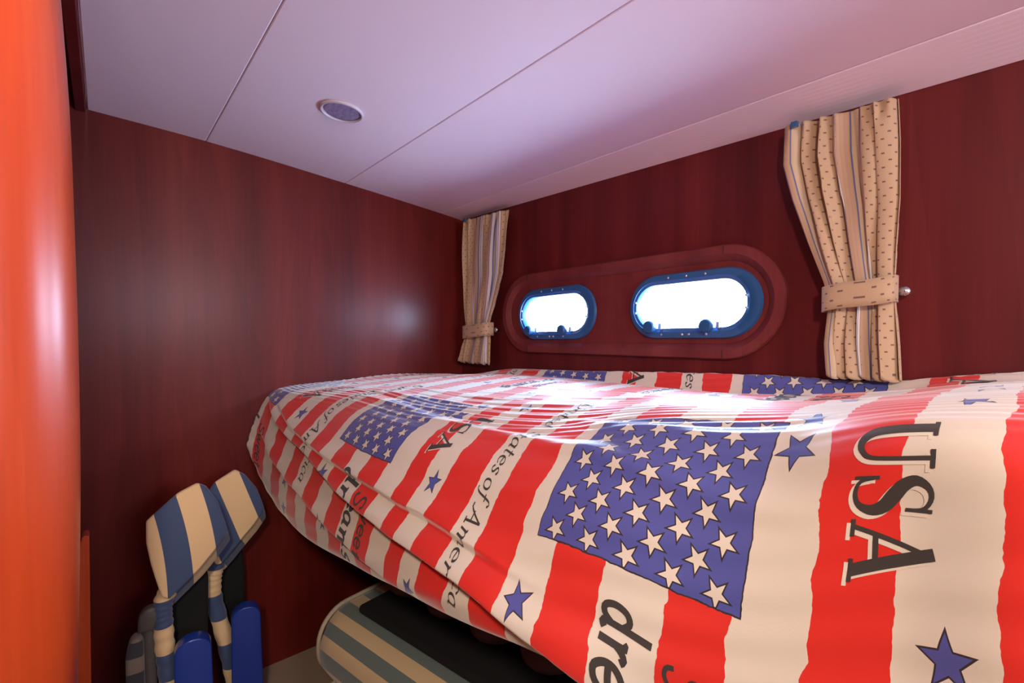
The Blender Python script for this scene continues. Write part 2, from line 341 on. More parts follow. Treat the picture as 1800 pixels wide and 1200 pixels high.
# ---------------------------------------------------------------- folds of the cloth
def _line(P, x): P = sorted(P); return np.interp(x, [p[0] for p in P], [p[1] for p in P])
FOLDS = [ # crest line (x,s), amplitude knots (x,A), width above, width below
 ([(-1.58,.035),(-1.46,.095),(-1.33,.142),(-1.16,.178),(-1.01,.203),(-.854,.222),(-.789,.232),(-.719,.241),(-.644,.251),(-.575,.262),(-.51,.278),(-.44,.30),(-.375,.316),(-.3,.335),(-.2,.35)],
  [(-1.6,.002),(-1.45,.010),(-1.2,.017),(-.9,.023),(-.5,.026),(-.35,.021),(-.25,.010),(-.15,0)], .042, .009),
 ([(-1.494,.04),(-1.35,.105),(-1.23,.135),(-1.1,.150),(-.964,.158),(-.844,.168),(-.774,.179),(-.709,.184),(-.63,.197),(-.565,.211),(-.5,.228),(-.4,.25)],
  [(-1.55,0),(-1.4,.007),(-1.1,.012),(-.8,.014),(-.62,.012),(-.5,.004),(-.42,0)], .034, .013),
 ([(-1.55,.13),(-1.45,.19),(-1.3,.245),(-1.1,.285),(-.9,.305),(-.7,.325),(-.5,.35)],
  [(-1.56,0),(-1.45,.010),(-1.1,.010),(-.85,.006),(-.7,0)], .03, .013),
]
RIDGES = [ # symmetric ridges on top: line, amplitude knots, half width
 ([(-1.219,-.038),(-1.084,-.045),(-.844,-.012),(-.674,.012),(-.555,.030),(-.485,.046),(-.445,.050)], [(-1.3,0),(-1.15,.004),(-.8,.006),(-.6,.007),(-.45,.004),(-.4,0)], .015),
 ([(-.50,.040),(-.445,.047),(-.37,.066),(-.31,.078),(-.255,.088),(-.205,.093),(-.15,.098)], [(-.52,0),(-.45,.006),(-.36,.007),(-.25,.005),(-.17,.003),(-.1,0)], .017),
 ([(-.53,-.05),(-.435,-.018),(-.35,-.006),(-.285,.002),(-.23,.004),(-.1,.006)], [(-.6,0),(-.5,.003),(-.35,.004),(-.2,.003),(-.05,0)], .012),
 ([(-1.45,-.15),(-1.0,-.20),(-.7,-.16),(-.4,-.12)], [(-1.5,0),(-1.2,.003),(-.7,.003),(-.4,0)], .014),
 ([(-1.5,-.02),(-1.2,-.10),(-.95,-.12),(-.7,-.08)], [(-1.5,0),(-1.2,.004),(-.95,.004),(-.7,0)], .013),
 ([(-1.2,-.32),(-.8,-.33),(-.4,-.30),(-.1,-.26)], [(-1.3,0),(-.9,.003),(-.3,.003),(-.1,0)], .013),
 ([(-.9,-.25),(-.6,-.24),(-.3,-.20),(0,-.18)], [(-1,0),(-.7,.002),(-.3,.003),(0,.001)], .012),
]
def fold_disp(X, S):
    D = np.zeros_like(X)
    for P,Am,wa,wb in FOLDS:
        sc = _line(P,X); A_ = _line(Am,X)*(X > min(p[0] for p in P))*(X < .2); u = S-sc
        above = np.exp(-np.clip(-u,0,1)**2/(wa**2))
        t = np.clip(u/wb,0,1); below = 1-1.35*(t*t*(3-2*t)); tail = -.35*np.exp(-np.clip(u-wb,0,1)/.030)
        D += A_*np.where(u < 0, above, np.where(u < wb, below, tail))
    for P,Am,w_ in RIDGES:
        sc = _line(P,X); A_ = _line(Am,X); u = (S-sc)/w_
        D += A_*(np.exp(-u*u) - .45*np.exp(-(u+2.0)**2))
    top = np.clip((.06-S)/.1,0,1)
    D += top*(.0011*np.sin(S*210+3*np.sin(X*4.1)+X*6)*(.5+.5*np.sin(X*5+S*9)) + .0007*np.sin(S*390+4*np.sin(X*3+1)))
    side = np.clip((S-.05)/.1,0,1)
    D += side*(.0009*np.sin(S*150+X*22+2*np.sin(X*7)))
    return D
XX, SS = np.meshgrid(BX, SGRID)
P3 = np.dstack([np.broadcast_to(BX, SURF.shape[:2]), SURF])
def normals(P):
    du = np.gradient(P,axis=1); dv = np.gradient(P,axis=0); n = np.cross(du,dv); n /= np.linalg.norm(n,axis=2,keepdims=True)+1e-12; return n
_n = normals(P3); _n *= np.where((_n[340,200,2]) < 0, -1, 1)
CLOTH = P3 + _n*fold_disp(XX,SS)[...,None]
CN = normals(CLOTH); CN *= np.where((CN*_n).sum(2,keepdims=True) < 0, -1, 1)
# print coordinates: p counts stripes along the bed, q runs across it
PXK = [(-24,-1.98),(-20.5,-1.74),(-16.9,-1.50),(-13,-1.255),(-10.5,-1.085),(-6.9,-.850),(-6,-.790),(-5,-.742),(-4,-.686),(-3,-.612),(-2,-.556),(-1,-.487),(-.5,-.460),(0,-.424),(1,-.352),(2,-.276),(3.1,-.200),(4,-.140),(5,-.078),(6,-.020),(7,.040),(10,.230),(14,.50)]
S0K = [(-1.6,.035),(-1.3,.080),(-1.094,.104),(-.854,.118),(-.46,.181),(-.2,.203),(.1,.21),(.45,.21)]
QS = .074
def p_of_x(x): return np.interp(x, [k[1] for k in PXK], [k[0] for k in PXK])
def x_of_p(p): return np.interp(p, [k[0] for k in PXK], [k[1] for k in PXK])
def s0(x): return np.interp(x, [k[0] for k in S0K], [k[1] for k in S0K])
def on_cloth(p, q, off):
    x = x_of_p(np.asarray(p,float)); s = s0(x) - QS*np.asarray(q,float)
    return bed_point(x,s,CLOTH) + bed_point(x,s,CN)*off
# cloth mesh (thinned rows on the flat back part)
rows = [j for j in range(len(SGRID)) if SGRID[j] > -.12 and j%1 == 0 or j%3 == 0]; rows = [j for j in rows if SGRID[j] < .455]
cols = list(range(0,NX-1,1))
V = CLOTH[np.ix_(rows,cols)].reshape(-1,3); nr,nc = len(rows),len(cols)
Pq = np.stack([p_of_x(XX), (s0(XX)-SS)/QS],2)[np.ix_(rows,cols)].reshape(-1,2)
idx = np.arange(nr*nc).reshape(nr,nc); F4 = np.stack([idx[:-1,:-1],idx[:-1,1:],idx[1:,1:],idx[1:,:-1]],2).reshape(-1,4)
verts = [V]; faces = [F4]; mats = [np.zeros(len(F4),int)]; uvs = [Pq]; nv = len(V)
def add_grid(Pp, Qq, off, mi):
    """grid of print coordinates (n,m) draped on the cloth"""
    global nv
    c = on_cloth(Pp,Qq,off); n_,m_ = Pp.shape; ii = np.arange(n_*m_).reshape(n_,m_)+nv
    f = np.stack([ii[:-1,:-1],ii[:-1,1:],ii[1:,1:],ii[1:,:-1]],2).reshape(-1,4)
    verts.append(c.reshape(-1,3)); uvs.append(np.stack([Pp,Qq],2).reshape(-1,2)); faces.append(f); mats.append(np.full(len(f),mi)); nv += n_*m_
def cr(P, per=6):
    P = np.asarray(P,float); n_ = len(P); out = []
    for i in range(n_-1):
        p0,p1,p2,p3 = P[max(i-1,0)],P[i],P[i+1],P[min(i+2,n_-1)]
        for t in np.arange(per)/per: out.append(.5*(2*p1+(p2-p0)*t+(2*p0-5*p1+4*p2-p3)*t*t+(3*p1-p0-3*p2+p3)*t**3))
    out.append(P[-1]); return np.array(out)
def stroke(P, W, org, sc, slant=0, off=.0007, mi=1, smooth=True, shift=(0,0), nib=None, across=4):
    """P: glyph points (reading, up), W: width per point or one value; org (p,q) of the origin; sc glyph scale"""
    P = np.asarray(P,float); W = np.full(len(P),W) if np.isscalar(W) else np.asarray(W,float)
    PW_ = np.column_stack([P,W]); PW_ = cr(PW_,6) if smooth and len(P) > 2 else PW_
    seg = np.hypot(*np.diff(PW_[:,:2],axis=0).T); L = np.concatenate([[0],np.cumsum(seg)]); n_ = max(2,int(L[-1]*sc/.045)+2)
    t = np.linspace(0,L[-1],n_); g = np.stack([np.interp(t,L,PW_[:,k]) for k in range(3)],1)
    d = np.gradient(g[:,:2],axis=0); d /= np.linalg.norm(d,axis=1,keepdims=True)+1e-9; nrm = np.stack([-d[:,1],d[:,0]],1)
    w_ = g[:,2]
    if nib is not None: w_ = w_*(.38+.62*np.abs(np.sin(np.arctan2(d[:,1],d[:,0])-nib)))
    a = np.linspace(-.5,.5,across+1); G = g[:,None,:2]+nrm[:,None,:]*(w_[:,None]*a[None,:])[...,None]
    r,u = G[...,0]+G[...,1]*slant, G[...,1]
    add_grid(org[0]+u*sc+shift[0], org[1]-r*sc+shift[1], off, mi)
# glyphs: x height .55, capital height 1
GL = {
 'U':(.78,[[(.10,.97),(.18,1),(.18,.35),(.24,.08),(.42,0),(.60,.10),(.66,.35),(.66,1)],[(.04,.98),(.30,.98)],[(.54,.98),(.78,.98)]]),
 'n':(.52,[[(.04,.50),(.13,.53),(.13,0)],[(.13,.36),(.24,.53),(.36,.52),(.40,.38),(.40,.08),(.46,.0),(.52,.05)]]),
 'i':(.24,[[(.03,.48),(.12,.54),(.12,.08),(.17,0),(.24,.06)],[(.12,.74),(.13,.78)]]),
 't':(.34,[[(.15,.82),(.14,.12),(.20,0),(.32,.07)],[(.02,.54),(.32,.55)]]),
 'e':(.46,[[(.06,.28),(.40,.31),(.36,.50),(.22,.54),(.07,.40),(.05,.20),(.16,.01),(.32,.02),(.43,.13)]]),
 'd':(.54,[[(.40,.42),(.26,.54),(.10,.46),(.05,.22),(.13,.02),(.28,.03),(.40,.20)],[(.41,1.0),(.40,.10),(.45,0),(.53,.06)]]),
 'S':(.60,[[(.52,.80),(.46,.97),(.28,1.0),(.12,.88),(.13,.68),(.30,.54),(.48,.40),(.50,.16),(.32,0),(.12,.04),(.06,.22)]]),
 'a':(.50,[[(.38,.44),(.26,.54),(.10,.46),(.05,.22),(.13,.02),(.26,.04),(.38,.20)],[(.39,.54),(.38,.10),(.43,0),(.50,.06)]]),
 's':(.42,[[(.35,.44),(.26,.54),(.12,.50),(.09,.38),(.30,.22),(.32,.08),(.18,0),(.05,.10)]]),
 'o':(.50,[[(.25,.54),(.09,.44),(.05,.25),(.12,.04),(.26,0),(.40,.10),(.44,.30),(.38,.48),(.25,.54)]]),
 'f':(.36,[[(.42,.88),(.34,1.0),(.22,.90),(.18,.55),(.16,.05),(.08,-.18),(-.04,-.18)],[(.04,.54),(.34,.55)]]),
 'A':(.80,[[(.02,.02),(.18,.10),(.46,1.0)],[(.46,1.0),(.66,.02)],[(.18,.36),(.60,.36)],[(-.04,.0),(.16,.0)],[(.54,.0),(.80,.0)]]),
 'm':(.78,[[(.04,.50),(.13,.53),(.13,0)],[(.13,.36),(.24,.53),(.35,.50),(.38,.36),(.38,0)],[(.38,.36),(.50,.53),(.61,.50),(.64,.36),(.64,.08),(.70,0),(.77,.05)]]),
 'r':(.38,[[(.04,.50),(.12,.53),(.12,0)],[(.12,.34),(.20,.49),(.30,.55),(.37,.48)]]),
 'c':(.42,[[(.38,.44),(.26,.54),(.10,.46),(.05,.24),(.13,.03),(.27,0),(.39,.10)]]),
 'w':(.70,[[(.04,.52),(.18,.0),(.34,.48)],[(.34,.48),(.50,0),(.66,.54)]]),
}
def write(text, org, sc, w_, slant=.18, mi=1, nib=.6, gap=.03):
    x = 0
    for ch in text:
        if ch == ' ': x += .28; continue
        adv,ss = GL[ch]
        for k,s_ in enumerate(ss):
            stroke([(a+x,b_) for a,b_ in s_], w_, org, sc, slant, nib=nib, mi=mi, across=2, smooth=len(s_) > 2)
        x += adv+gap
    return x*sc
def usa(org, sc):
    T = [ # serif capitals: (points, widths, smooth)
     ([(.13,.97),(.13,.42),(.17,.17),(.34,.05),(.52,.15),(.57,.40),(.57,.97)],[.15,.15,.15,.10,.06,.055,.055],True), ([(.01,.965),(.27,.965)],.06,False), ([(.46,.965),(.70,.965)],.06,False),
     ([(1.24,.72),(1.22,.88),(1.08,.965),(.94,.93),(.86,.79),(.92,.64),(1.06,.52),(1.21,.40),(1.27,.24),(1.20,.08),(1.04,.03),(.88,.09),(.84,.28)],[.03,.05,.06,.08,.12,.16,.18,.17,.13,.08,.06,.05,.03],True),
     ([(1.245,.98),(1.245,.66)],.045,False), ([(.825,.34),(.825,.02)],.045,False),
     ([(1.50,.03),(1.80,.98)],.06,False), ([(1.76,1.02),(2.10,.03)],[.14,.16],False), ([(1.60,.33),(2.0,.33)],.07,False), ([(1.40,.03),(1.64,.03)],.06,False), ([(1.94,.03),(2.26,.03)],.06,False)]
    for sh,mi,off in (((-.055,-.045),2,.0005),((0,0),1,.0009)):
        for P,W,sm in T: stroke([(a*.9,b_) for a,b_ in P],W,org,sc,0,off=off,mi=mi,smooth=sm,shift=sh,across=5)
PP, QP = 10.0, 8.8
for i in (-2,-1,0,1):
    for k in (-0,1):
        dp,dq = PP*i, QP*k
        if dp+4.5 > -21 and dp+4.5 < 12: usa((4.42+dp, 2.55+dq), .93)
        for wd,q in (('United',4.30),('States',2.36),('of',.72),('America',.10)):
            if -22 < dp-2.7+10 < 13: write(wd, (7.24+dp, q+dq), .55, .100)
        if dp+1.1 > -21: write('dreams', (1.12+dp, -.52+dq), .80, .13, slant=.05, nib=None, gap=.04); write('Sweet', (2.16+dp, -.95+dq), .62, .11, slant=.05, nib=None, gap=.05)
# ---- the print as a node material
m,N,bs = mat('flag_print_cotton', (.8,.75,.68), .46, spec=.95, sheen=.6)
bs.inputs['Sheen Roughness'].default_value = .35
uv = N.new('ShaderNodeUVMap', uv_map='print').outputs[0]
sp = N.new('ShaderNodeSeparateXYZ'); N.put(sp.inputs[0],uv); p,q = sp.outputs[0],sp.outputs[1]
jit = N.m('MULTIPLY', N.m('SUBTRACT', N.noise(uv,1.1,3,.55), .5), .34)
jit2 = N.m('MULTIPLY', N.m('SUBTRACT', N.noise(uv,5.0,2,.6), .5), .07)
pw = N.m('ADD', p, N.m('ADD', jit, jit2))
red = N.m('LESS_THAN', N.m('FLOORED_MODULO', pw, 2.0), 1.0)
CREAM = (.80,.715,.62,1); RED = (.78,.028,.020,1); BLUE = (.082,.100,.40,1); INK = (.030,.026,.030,1)
col = N.mix(red, CREAM, RED)
def wrap(v, c, per): return N.m('SUBTRACT', N.m('FLOORED_MODULO', N.m('ADD', v, per/2-c), per), per/2)
def star(u, v, R, rot=0, ratio=.42):
    ang = N.m('ARCTAN2', u, N.m('MULTIPLY', v, -1.0)); r = N.m('SQRT', N.m('ADD', N.m('MULTIPLY',u,u), N.m('MULTIPLY',v,v)))
    s5 = math.pi/5; a = N.m('ABSOLUTE', N.m('SUBTRACT', N.m('FLOORED_MODULO', N.m('ADD',ang,s5+rot), 2*s5), s5))
    x,y = N.m('MULTIPLY', r, N.m('COSINE',a)), N.m('MULTIPLY', r, N.m('SINE',a))
    ex,ey = ratio*R*math.cos(s5)-R, ratio*R*math.sin(s5); L = math.hypot(ex,ey)
    return N.m('SUBTRACT', N.m('MULTIPLY', y, ex/L), N.m('MULTIPLY', N.m('SUBTRACT', x, R), ey/L))
def over(c, d, fill, line=.028):
    c = N.mix(N.m('GREATER_THAN', d, -line), c, INK) if line else c
    return N.mix(N.m('GREATER_THAN', d, 0.0), c, fill)
for (sp_,sq_,R_,rot) in ((5.55,.1,.27,.5),(9.5,-1.15,.30,.3),(5.6,-2.35,.26,.9),(3.5,2.35,.30,.1),(3.5,3.2,.28,.6),(5.55,3.6,.26,.2),(5.6,5.4,.26,.5),(3.5,5.2,.26,.8),(9.5,-2.6,.24,.4)):
    col = over(col, star(wrap(p,sp_,PP), wrap(q,sq_,QP), R_, rot), BLUE, .02)
CWp,CWq = 3.6,3.12
ju = N.m('MULTIPLY', N.m('SUBTRACT', N.noise(uv,2.6,3,.6), .5), .10)
pc = N.m('ADD', wrap(p,1.3,PP), ju); qc = N.m('ADD', wrap(q,CWq/2,QP), ju)
dc = N.m('MINIMUM', N.m('SUBTRACT', CWp/2, N.m('ABSOLUTE',pc)), N.m('SUBTRACT', CWq/2, N.m('ABSOLUTE',qc)))
DQ = .345
u0 = N.m('ADD', wrap(p,1.3,PP), CWp/2); v0 = N.m('ADD', wrap(q,CWq/2,QP), CWq/2-.01)
uA = N.m('SUBTRACT', N.m('FLOORED_MODULO',u0,.72), .36); vA = N.m('SUBTRACT', N.m('FLOORED_MODULO', N.m('ADD',v0,DQ/2), 2*DQ), DQ)
uB = N.m('SUBTRACT', N.m('FLOORED_MODULO', N.m('SUBTRACT',u0,.36),.72), .36); vB = N.m('SUBTRACT', N.m('FLOORED_MODULO', N.m('SUBTRACT',v0,DQ/2), 2*DQ), DQ)
sA = star(uA,vA,.200,0,.40); sB = star(uB,vB,.200,0,.40)
inB = N.m('MINIMUM', N.m('MINIMUM', N.m('SUBTRACT',u0,.37), N.m('SUBTRACT',3.23,u0)), N.m('MINIMUM', N.m('SUBTRACT',v0,.5*DQ), N.m('SUBTRACT',8.5*DQ,v0)))
sB = N.m('MINIMUM', sB, inB); inA = N.m('MINIMUM', N.m('SUBTRACT',v0,.0), N.m('SUBTRACT',9.0*DQ,v0)); sA = N.m('MINIMUM', sA, inA)
can = over(BLUE, N.m('MAXIMUM', sA, sB), CREAM, .022)
col = N.mix(N.m('GREATER_THAN', dc, -.024), col, INK)
col = N.mix(N.m('GREATER_THAN', dc, 0.0), col, can)
N.put(bs.inputs['Base Color'], col)
N.put(bs.inputs['Normal'], N.bump(N.noise(uv, 26, 3, .6), .12, .0012))
M['print'] = m
ink,_,bi = mat('print_ink', (.045,.038,.036), .6, sheen=.2)
ink2,_,bi = mat('print_cream', CREAM[:3], .55, sheen=.3)
VV = np.vstack(verts); FF = np.vstack(faces); MI = np.concatenate(mats); UU = np.vstack(uvs)
me = bpy.data.meshes.new('bed_cover'); me.from_pydata(VV.tolist(), [], FF.tolist()); ul = me.uv_layers.new(name='print')
li = np.empty(len(me.loops), dtype=np.int32); me.loops.foreach_get('vertex_index', li); ul.data.foreach_set('uv', UU[li].astype(np.float32).ravel())
me.materials.append(M['print']); me.materials.append(ink); me.materials.append(ink2)
me.polygons.foreach_set('material_index', MI.astype(np.int32)); me.polygons.foreach_set('use_smooth', [True]*len(me.polygons)); me.update()
bed = obj('bed_cover', me, None)
tag(bed, 'cotton bed cover printed with flags, stars and wavy red stripes on the raised berth', 'bed cover')
bb = bpy.data.objects
berth = obj('berth_board', bbox_mesh(A+.004,XR-.01,.56,B-.004,-.375,-.345), M['board'])
tag(berth, 'dark board carrying the berth under the flag print cover', 'berth')
# ---------------------------------------------------------------- curtains
def curtain_mat():
    m,N,b = mat('curtain_cotton', (.6,.45,.3), .8, sheen=.3)
    uv = N.new('ShaderNodeUVMap', uv_map='cloth').outputs[0]; s = N.new('ShaderNodeSeparateXYZ'); N.put(s.inputs[0],uv); u,v = s.outputs[0],s.outputs[1]   # metres of cloth
    t = N.m('DIVIDE', N.m('FLOORED_MODULO', u, .26), .26)
    def c(x): return (*x,1)
    TAN=(.50,.335,.20); BEI=(.58,.43,.28); BRN=(.36,.20,.13); BLU=(.13,.15,.30); CRM=(.66,.60,.56); PNK=(.48,.29,.21)
    r = N.new('ShaderNodeValToRGB'); N.put(r.inputs[0],t); r.color_ramp.interpolation = 'CONSTANT'; e = r.color_ramp.elements
    st = [(0,TAN), (0.58,BRN), (0.5911,CRM), (0.6244,BLU), (0.6355,CRM), (0.6577,BLU), (0.6873,PNK), (0.6984,TAN), (0.7206,PNK), (0.7317,TAN), (0.7539,PNK), (0.765,TAN), (0.7872,BLU), (0.7983,BEI), (0.876,BLU), (0.9019,CRM), (0.9426,BLU), (0.9537,PNK), (0.9833,BRN)]
    while len(e) < len(st): e.new(.5)
    for el,(p_,cc) in zip(e,st): el.position = p_; el.color = c(cc)
    pu,pv = .024,.026
    def lat(ou,ov):
        a = N.m('ABSOLUTE', N.m('SUBTRACT', N.m('FLOORED_MODULO', N.m('ADD',u,ou), pu), pu/2)); d = N.m('ABSOLUTE', N.m('SUBTRACT', N.m('FLOORED_MODULO', N.m('ADD',v,ov), pv), pv/2))
        return N.m('MAXIMUM', N.m('SUBTRACT',a,.0030), N.m('SUBTRACT',d,.0014))
    d = N.m('MINIMUM', lat(0,0), lat(pu/2,pv/2)); dot = N.m('MULTIPLY', N.m('LESS_THAN',d,0.0), N.m('LESS_THAN',t,.575))
    N.put(b.inputs['Base Color'], N.mix(dot, r.outputs[0], (.16,.08,.06,1)))
    N.put(b.inputs['Normal'], N.bump(N.noise(N.coord(),700,2),.25,.0006)); return m
M['curtain'] = curtain_mat()
def curtain(label, L, R, ztop, pleats, amp, tie_z, u_off, flip, yb=1.092, cloth=.9):
    """L, R: lists of (z, x) for the left and right silhouettes, top to bottom"""
    zt,zb = ztop
    o = empty('curtain', ((L[0][1]+R[0][1])/2, B-.002, zb))
    nz,nu = 90,260; b = bmesh.new(); uvl = b.loops.layers.uv.new('cloth'); G = []
    Lz = sorted(L); Rz = sorted(R); rng = random.Random(len(label))
    ph = [rng.uniform(0,6.28) for _ in range(6)]
    for j in range(nz+1):
        v = j/nz; row = []
        for i in range(nu+1):
            u = i/nu
            zlo = zb; ztp = zt[0]+(zt[1]-zt[0])*u
            z = ztp+(zlo-ztp)*v
            xl = float(np.interp(z,[a for a,_ in Lz],[c for _,c in Lz])); xr = float(np.interp(z,[a for a,_ in Rz],[c for _,c in Rz]))
            w_ = xr-xl; uu = u + .018*math.sin(2*math.pi*u*2+ph[0]+v*1.5)+.012*math.sin(2*math.pi*u*3+ph[1]); 
            nearend = min(1,(u*(1-u))*30)
            squeeze = math.exp(-((z-tie_z)/.05)**2)
            a_ = amp*(1-.55*squeeze)*(.75+.35*math.sin(u*9+ph[2]))
            f = 2*abs(math.sin(math.pi*pleats*(u+.02*math.sin(6*u+ph[3]))+ph[4]*.5+.25*math.sin(3*v+u*5)))**.55-1
            topf = math.exp(-(v/.06)**2); f2 = math.sin(2*math.pi*pleats*2.1*u+ph[5])
            dy = a_*(f*(1-.35*topf)+.35*f2*topf)+.004*math.sin(17*u+7*v)
            xs = uu*w_ + .006*math.cos(2*math.pi*pleats*u+ph[4])*nearend
            hem = .004*math.sin(2*math.pi*pleats*u+1) if v > .97 else 0
            row.append(b.verts.new((xl+xs-o.location.x, yb-.012-dy-o.location.y, z+hem-zb)))
        G.append(row)
    for j in range(nz):
        for i in range(nu):
            f = b.faces.new((G[j][i],G[j+1][i],G[j+1][i+1],G[j][i+1]))
            for l,(jj,ii) in zip(f.loops,((j,i),(j+1,i),(j+1,i+1),(j,i+1))): l[uvl].uv = ((1-ii/nu if flip else ii/nu)*cloth+u_off, (1-jj/nz)*(zt[0]-zb))
    fb = obj('fabric', b, M['curtain'], o, smooth=True); s = fb.modifiers.new('cloth_thickness','SOLIDIFY'); s.thickness = .0012
    # tie band wrapped round the gathered cloth
    tl = float(np.interp(tie_z,[a for a,_ in Lz],[c for _,c in Lz]))-.006; tr = float(np.interp(tie_z,[a for a,_ in Rz],[c for _,c in Rz]))+.004
    b = bmesh.new(); uvl = b.loops.layers.uv.new('cloth'); hw = .024; rx,ry = (tr-tl)/2,.030; cx,cy = (tl+tr)/2, yb-.012; n_ = 48; L0 = []
    for k in range(n_):
        a = 2*math.pi*k/n_; ca,sa = math.cos(a),math.sin(a); sg = lambda q_: math.copysign(abs(q_)**.6,q_)
        x,y = cx+rx*sg(ca)-o.location.x, min(cy+ry*sg(sa), B-.006)-o.location.y; tilt = .008*ca
        L0.append([b.verts.new((x,y,tie_z-zb+zz_+tilt)) for zz_ in (-hw,-hw*.4,hw*.4,hw)])
    for k in range(n_):
        for r_ in range(3):
            f = b.faces.new((L0[k][r_],L0[(k+1)%n_][r_],L0[(k+1)%n_][r_+1],L0[k][r_+1]))
            for l,(kk,rr) in zip(f.loops,((k,r_),(k+1,r_),(k+1,r_+1),(k,r_+1))): l[uvl].uv = ((kk if kk < 24 else 48-kk)*.0058+.005, .008+rr*.016)
    tb = obj('tie_band', b, M['curtain'], o, smooth=True); s = tb.modifiers.new('thick','SOLIDIFY'); s.thickness = .0018
    b = bmesh.new(); lathe(b, [(.004,0),(.004,.014),(.009,.016),(.009,.020),(0,.021)], 16, Matrix.Translation((tr-o.location.x+.006,-.0,tie_z-zb+.004)) @ Matrix.Rotation(math.pi/2,4,'X')); obj('tie_hook', b, M['steel'], o, smooth=True)
    gx = L[0][1]+.022-o.location.x
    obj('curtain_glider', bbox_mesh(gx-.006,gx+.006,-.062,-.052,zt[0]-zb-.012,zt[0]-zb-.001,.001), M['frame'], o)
    return tag(o, label, 'curtain')
curtain('striped and dotted beige curtain to the right of the portholes, larger in view',
  [(.428,-.374),(.35,-.375),(.277,-.358),(.18,-.328),(.10,-.300),(.05,-.292),(-.02,-.297),(-.11,-.290)],
  [(.428,-.190),(.35,-.186),(.242,-.184),(.15,-.188),(.095,-.190),(.05,-.189),(-.02,-.184),(-.11,-.180)], ((.430,.424),-.084), 6.0, .013, .074, .170, False, cloth=.50)
curtain('striped and dotted beige curtain hanging in the corner left of the portholes',
  [(.442,-1.530),(.30,-1.533),(.20,-1.530),(.10,-1.528),(.02,-1.520),(-.02,-1.522),(-.125,-1.560)],
  [(.442,-1.270),(.36,-1.280),(.211,-1.297),(.10,-1.335),(.02,-1.374),(-.03,-1.366),(-.125,-1.368)], ((.440,.432),-.120), 6.0, .011, .004, .09, True, cloth=.56)
# ---------------------------------------------------------------- folded chairs
def rot_stripes(name, a, b_, width, off, curve=0, coord=(0,), rough=.75):
    """fabric with bands of two colours along one object axis"""
    m,N,bs = mat(name, a, rough, sheen=.25); c = N.coord(); s = N.new('ShaderNodeSeparateXYZ'); N.put(s.inputs[0],c)
    v = N.m('ADD', N.m('MULTIPLY', s.outputs[0], coord[0]), N.m('ADD', N.m('MULTIPLY', s.outputs[1], coord[1]), N.m('MULTIPLY', s.outputs[2], coord[2])))
    if curve: v = N.m('ADD', v, N.m('MULTIPLY', N.m('MULTIPLY', s.outputs[2], s.outputs[2]), curve))
    t = N.m('LESS_THAN', N.m('FLOORED_MODULO', N.m('ADD',v,off), width*2), width)
    N.put(bs.inputs['Base Color'], N.mix(t,(*a,1),(*b_,1))); N.put(bs.inputs['Normal'], N.bump(N.noise(c,900,2),.3,.0005)); return m
BEIGE = (.72,.52,.28); NAVY = (.040,.072,.165)
M['arm_blue'] = mat('blue_plastic', (.010,.038,.27), .24, spec=.6)[0]
M['grey_plastic'] = mat('grey_plastic', (.10,.095,.085), .5)[0]
def solid(outline, y0, y1, bev=.010, seg=4):
    """outline in local (x across, z up), thickness from y0 (front) to y1 (back)"""
    b = bmesh.new(); f = b.faces.new([b.verts.new((x,y0,z)) for x,z in outline]); r = bmesh.ops.extrude_face_region(b, geom=[f])
    for v in [g for g in r['geom'] if isinstance(g,bmesh.types.BMVert)]: v.co.y = y1
    bmesh.ops.recalc_face_normals(b, faces=list(b.faces))
    bmesh.ops.bevel(b, geom=list(b.edges), offset=bev, segments=seg, profile=.5, affect='EDGES', clamp_overlap=True); return b
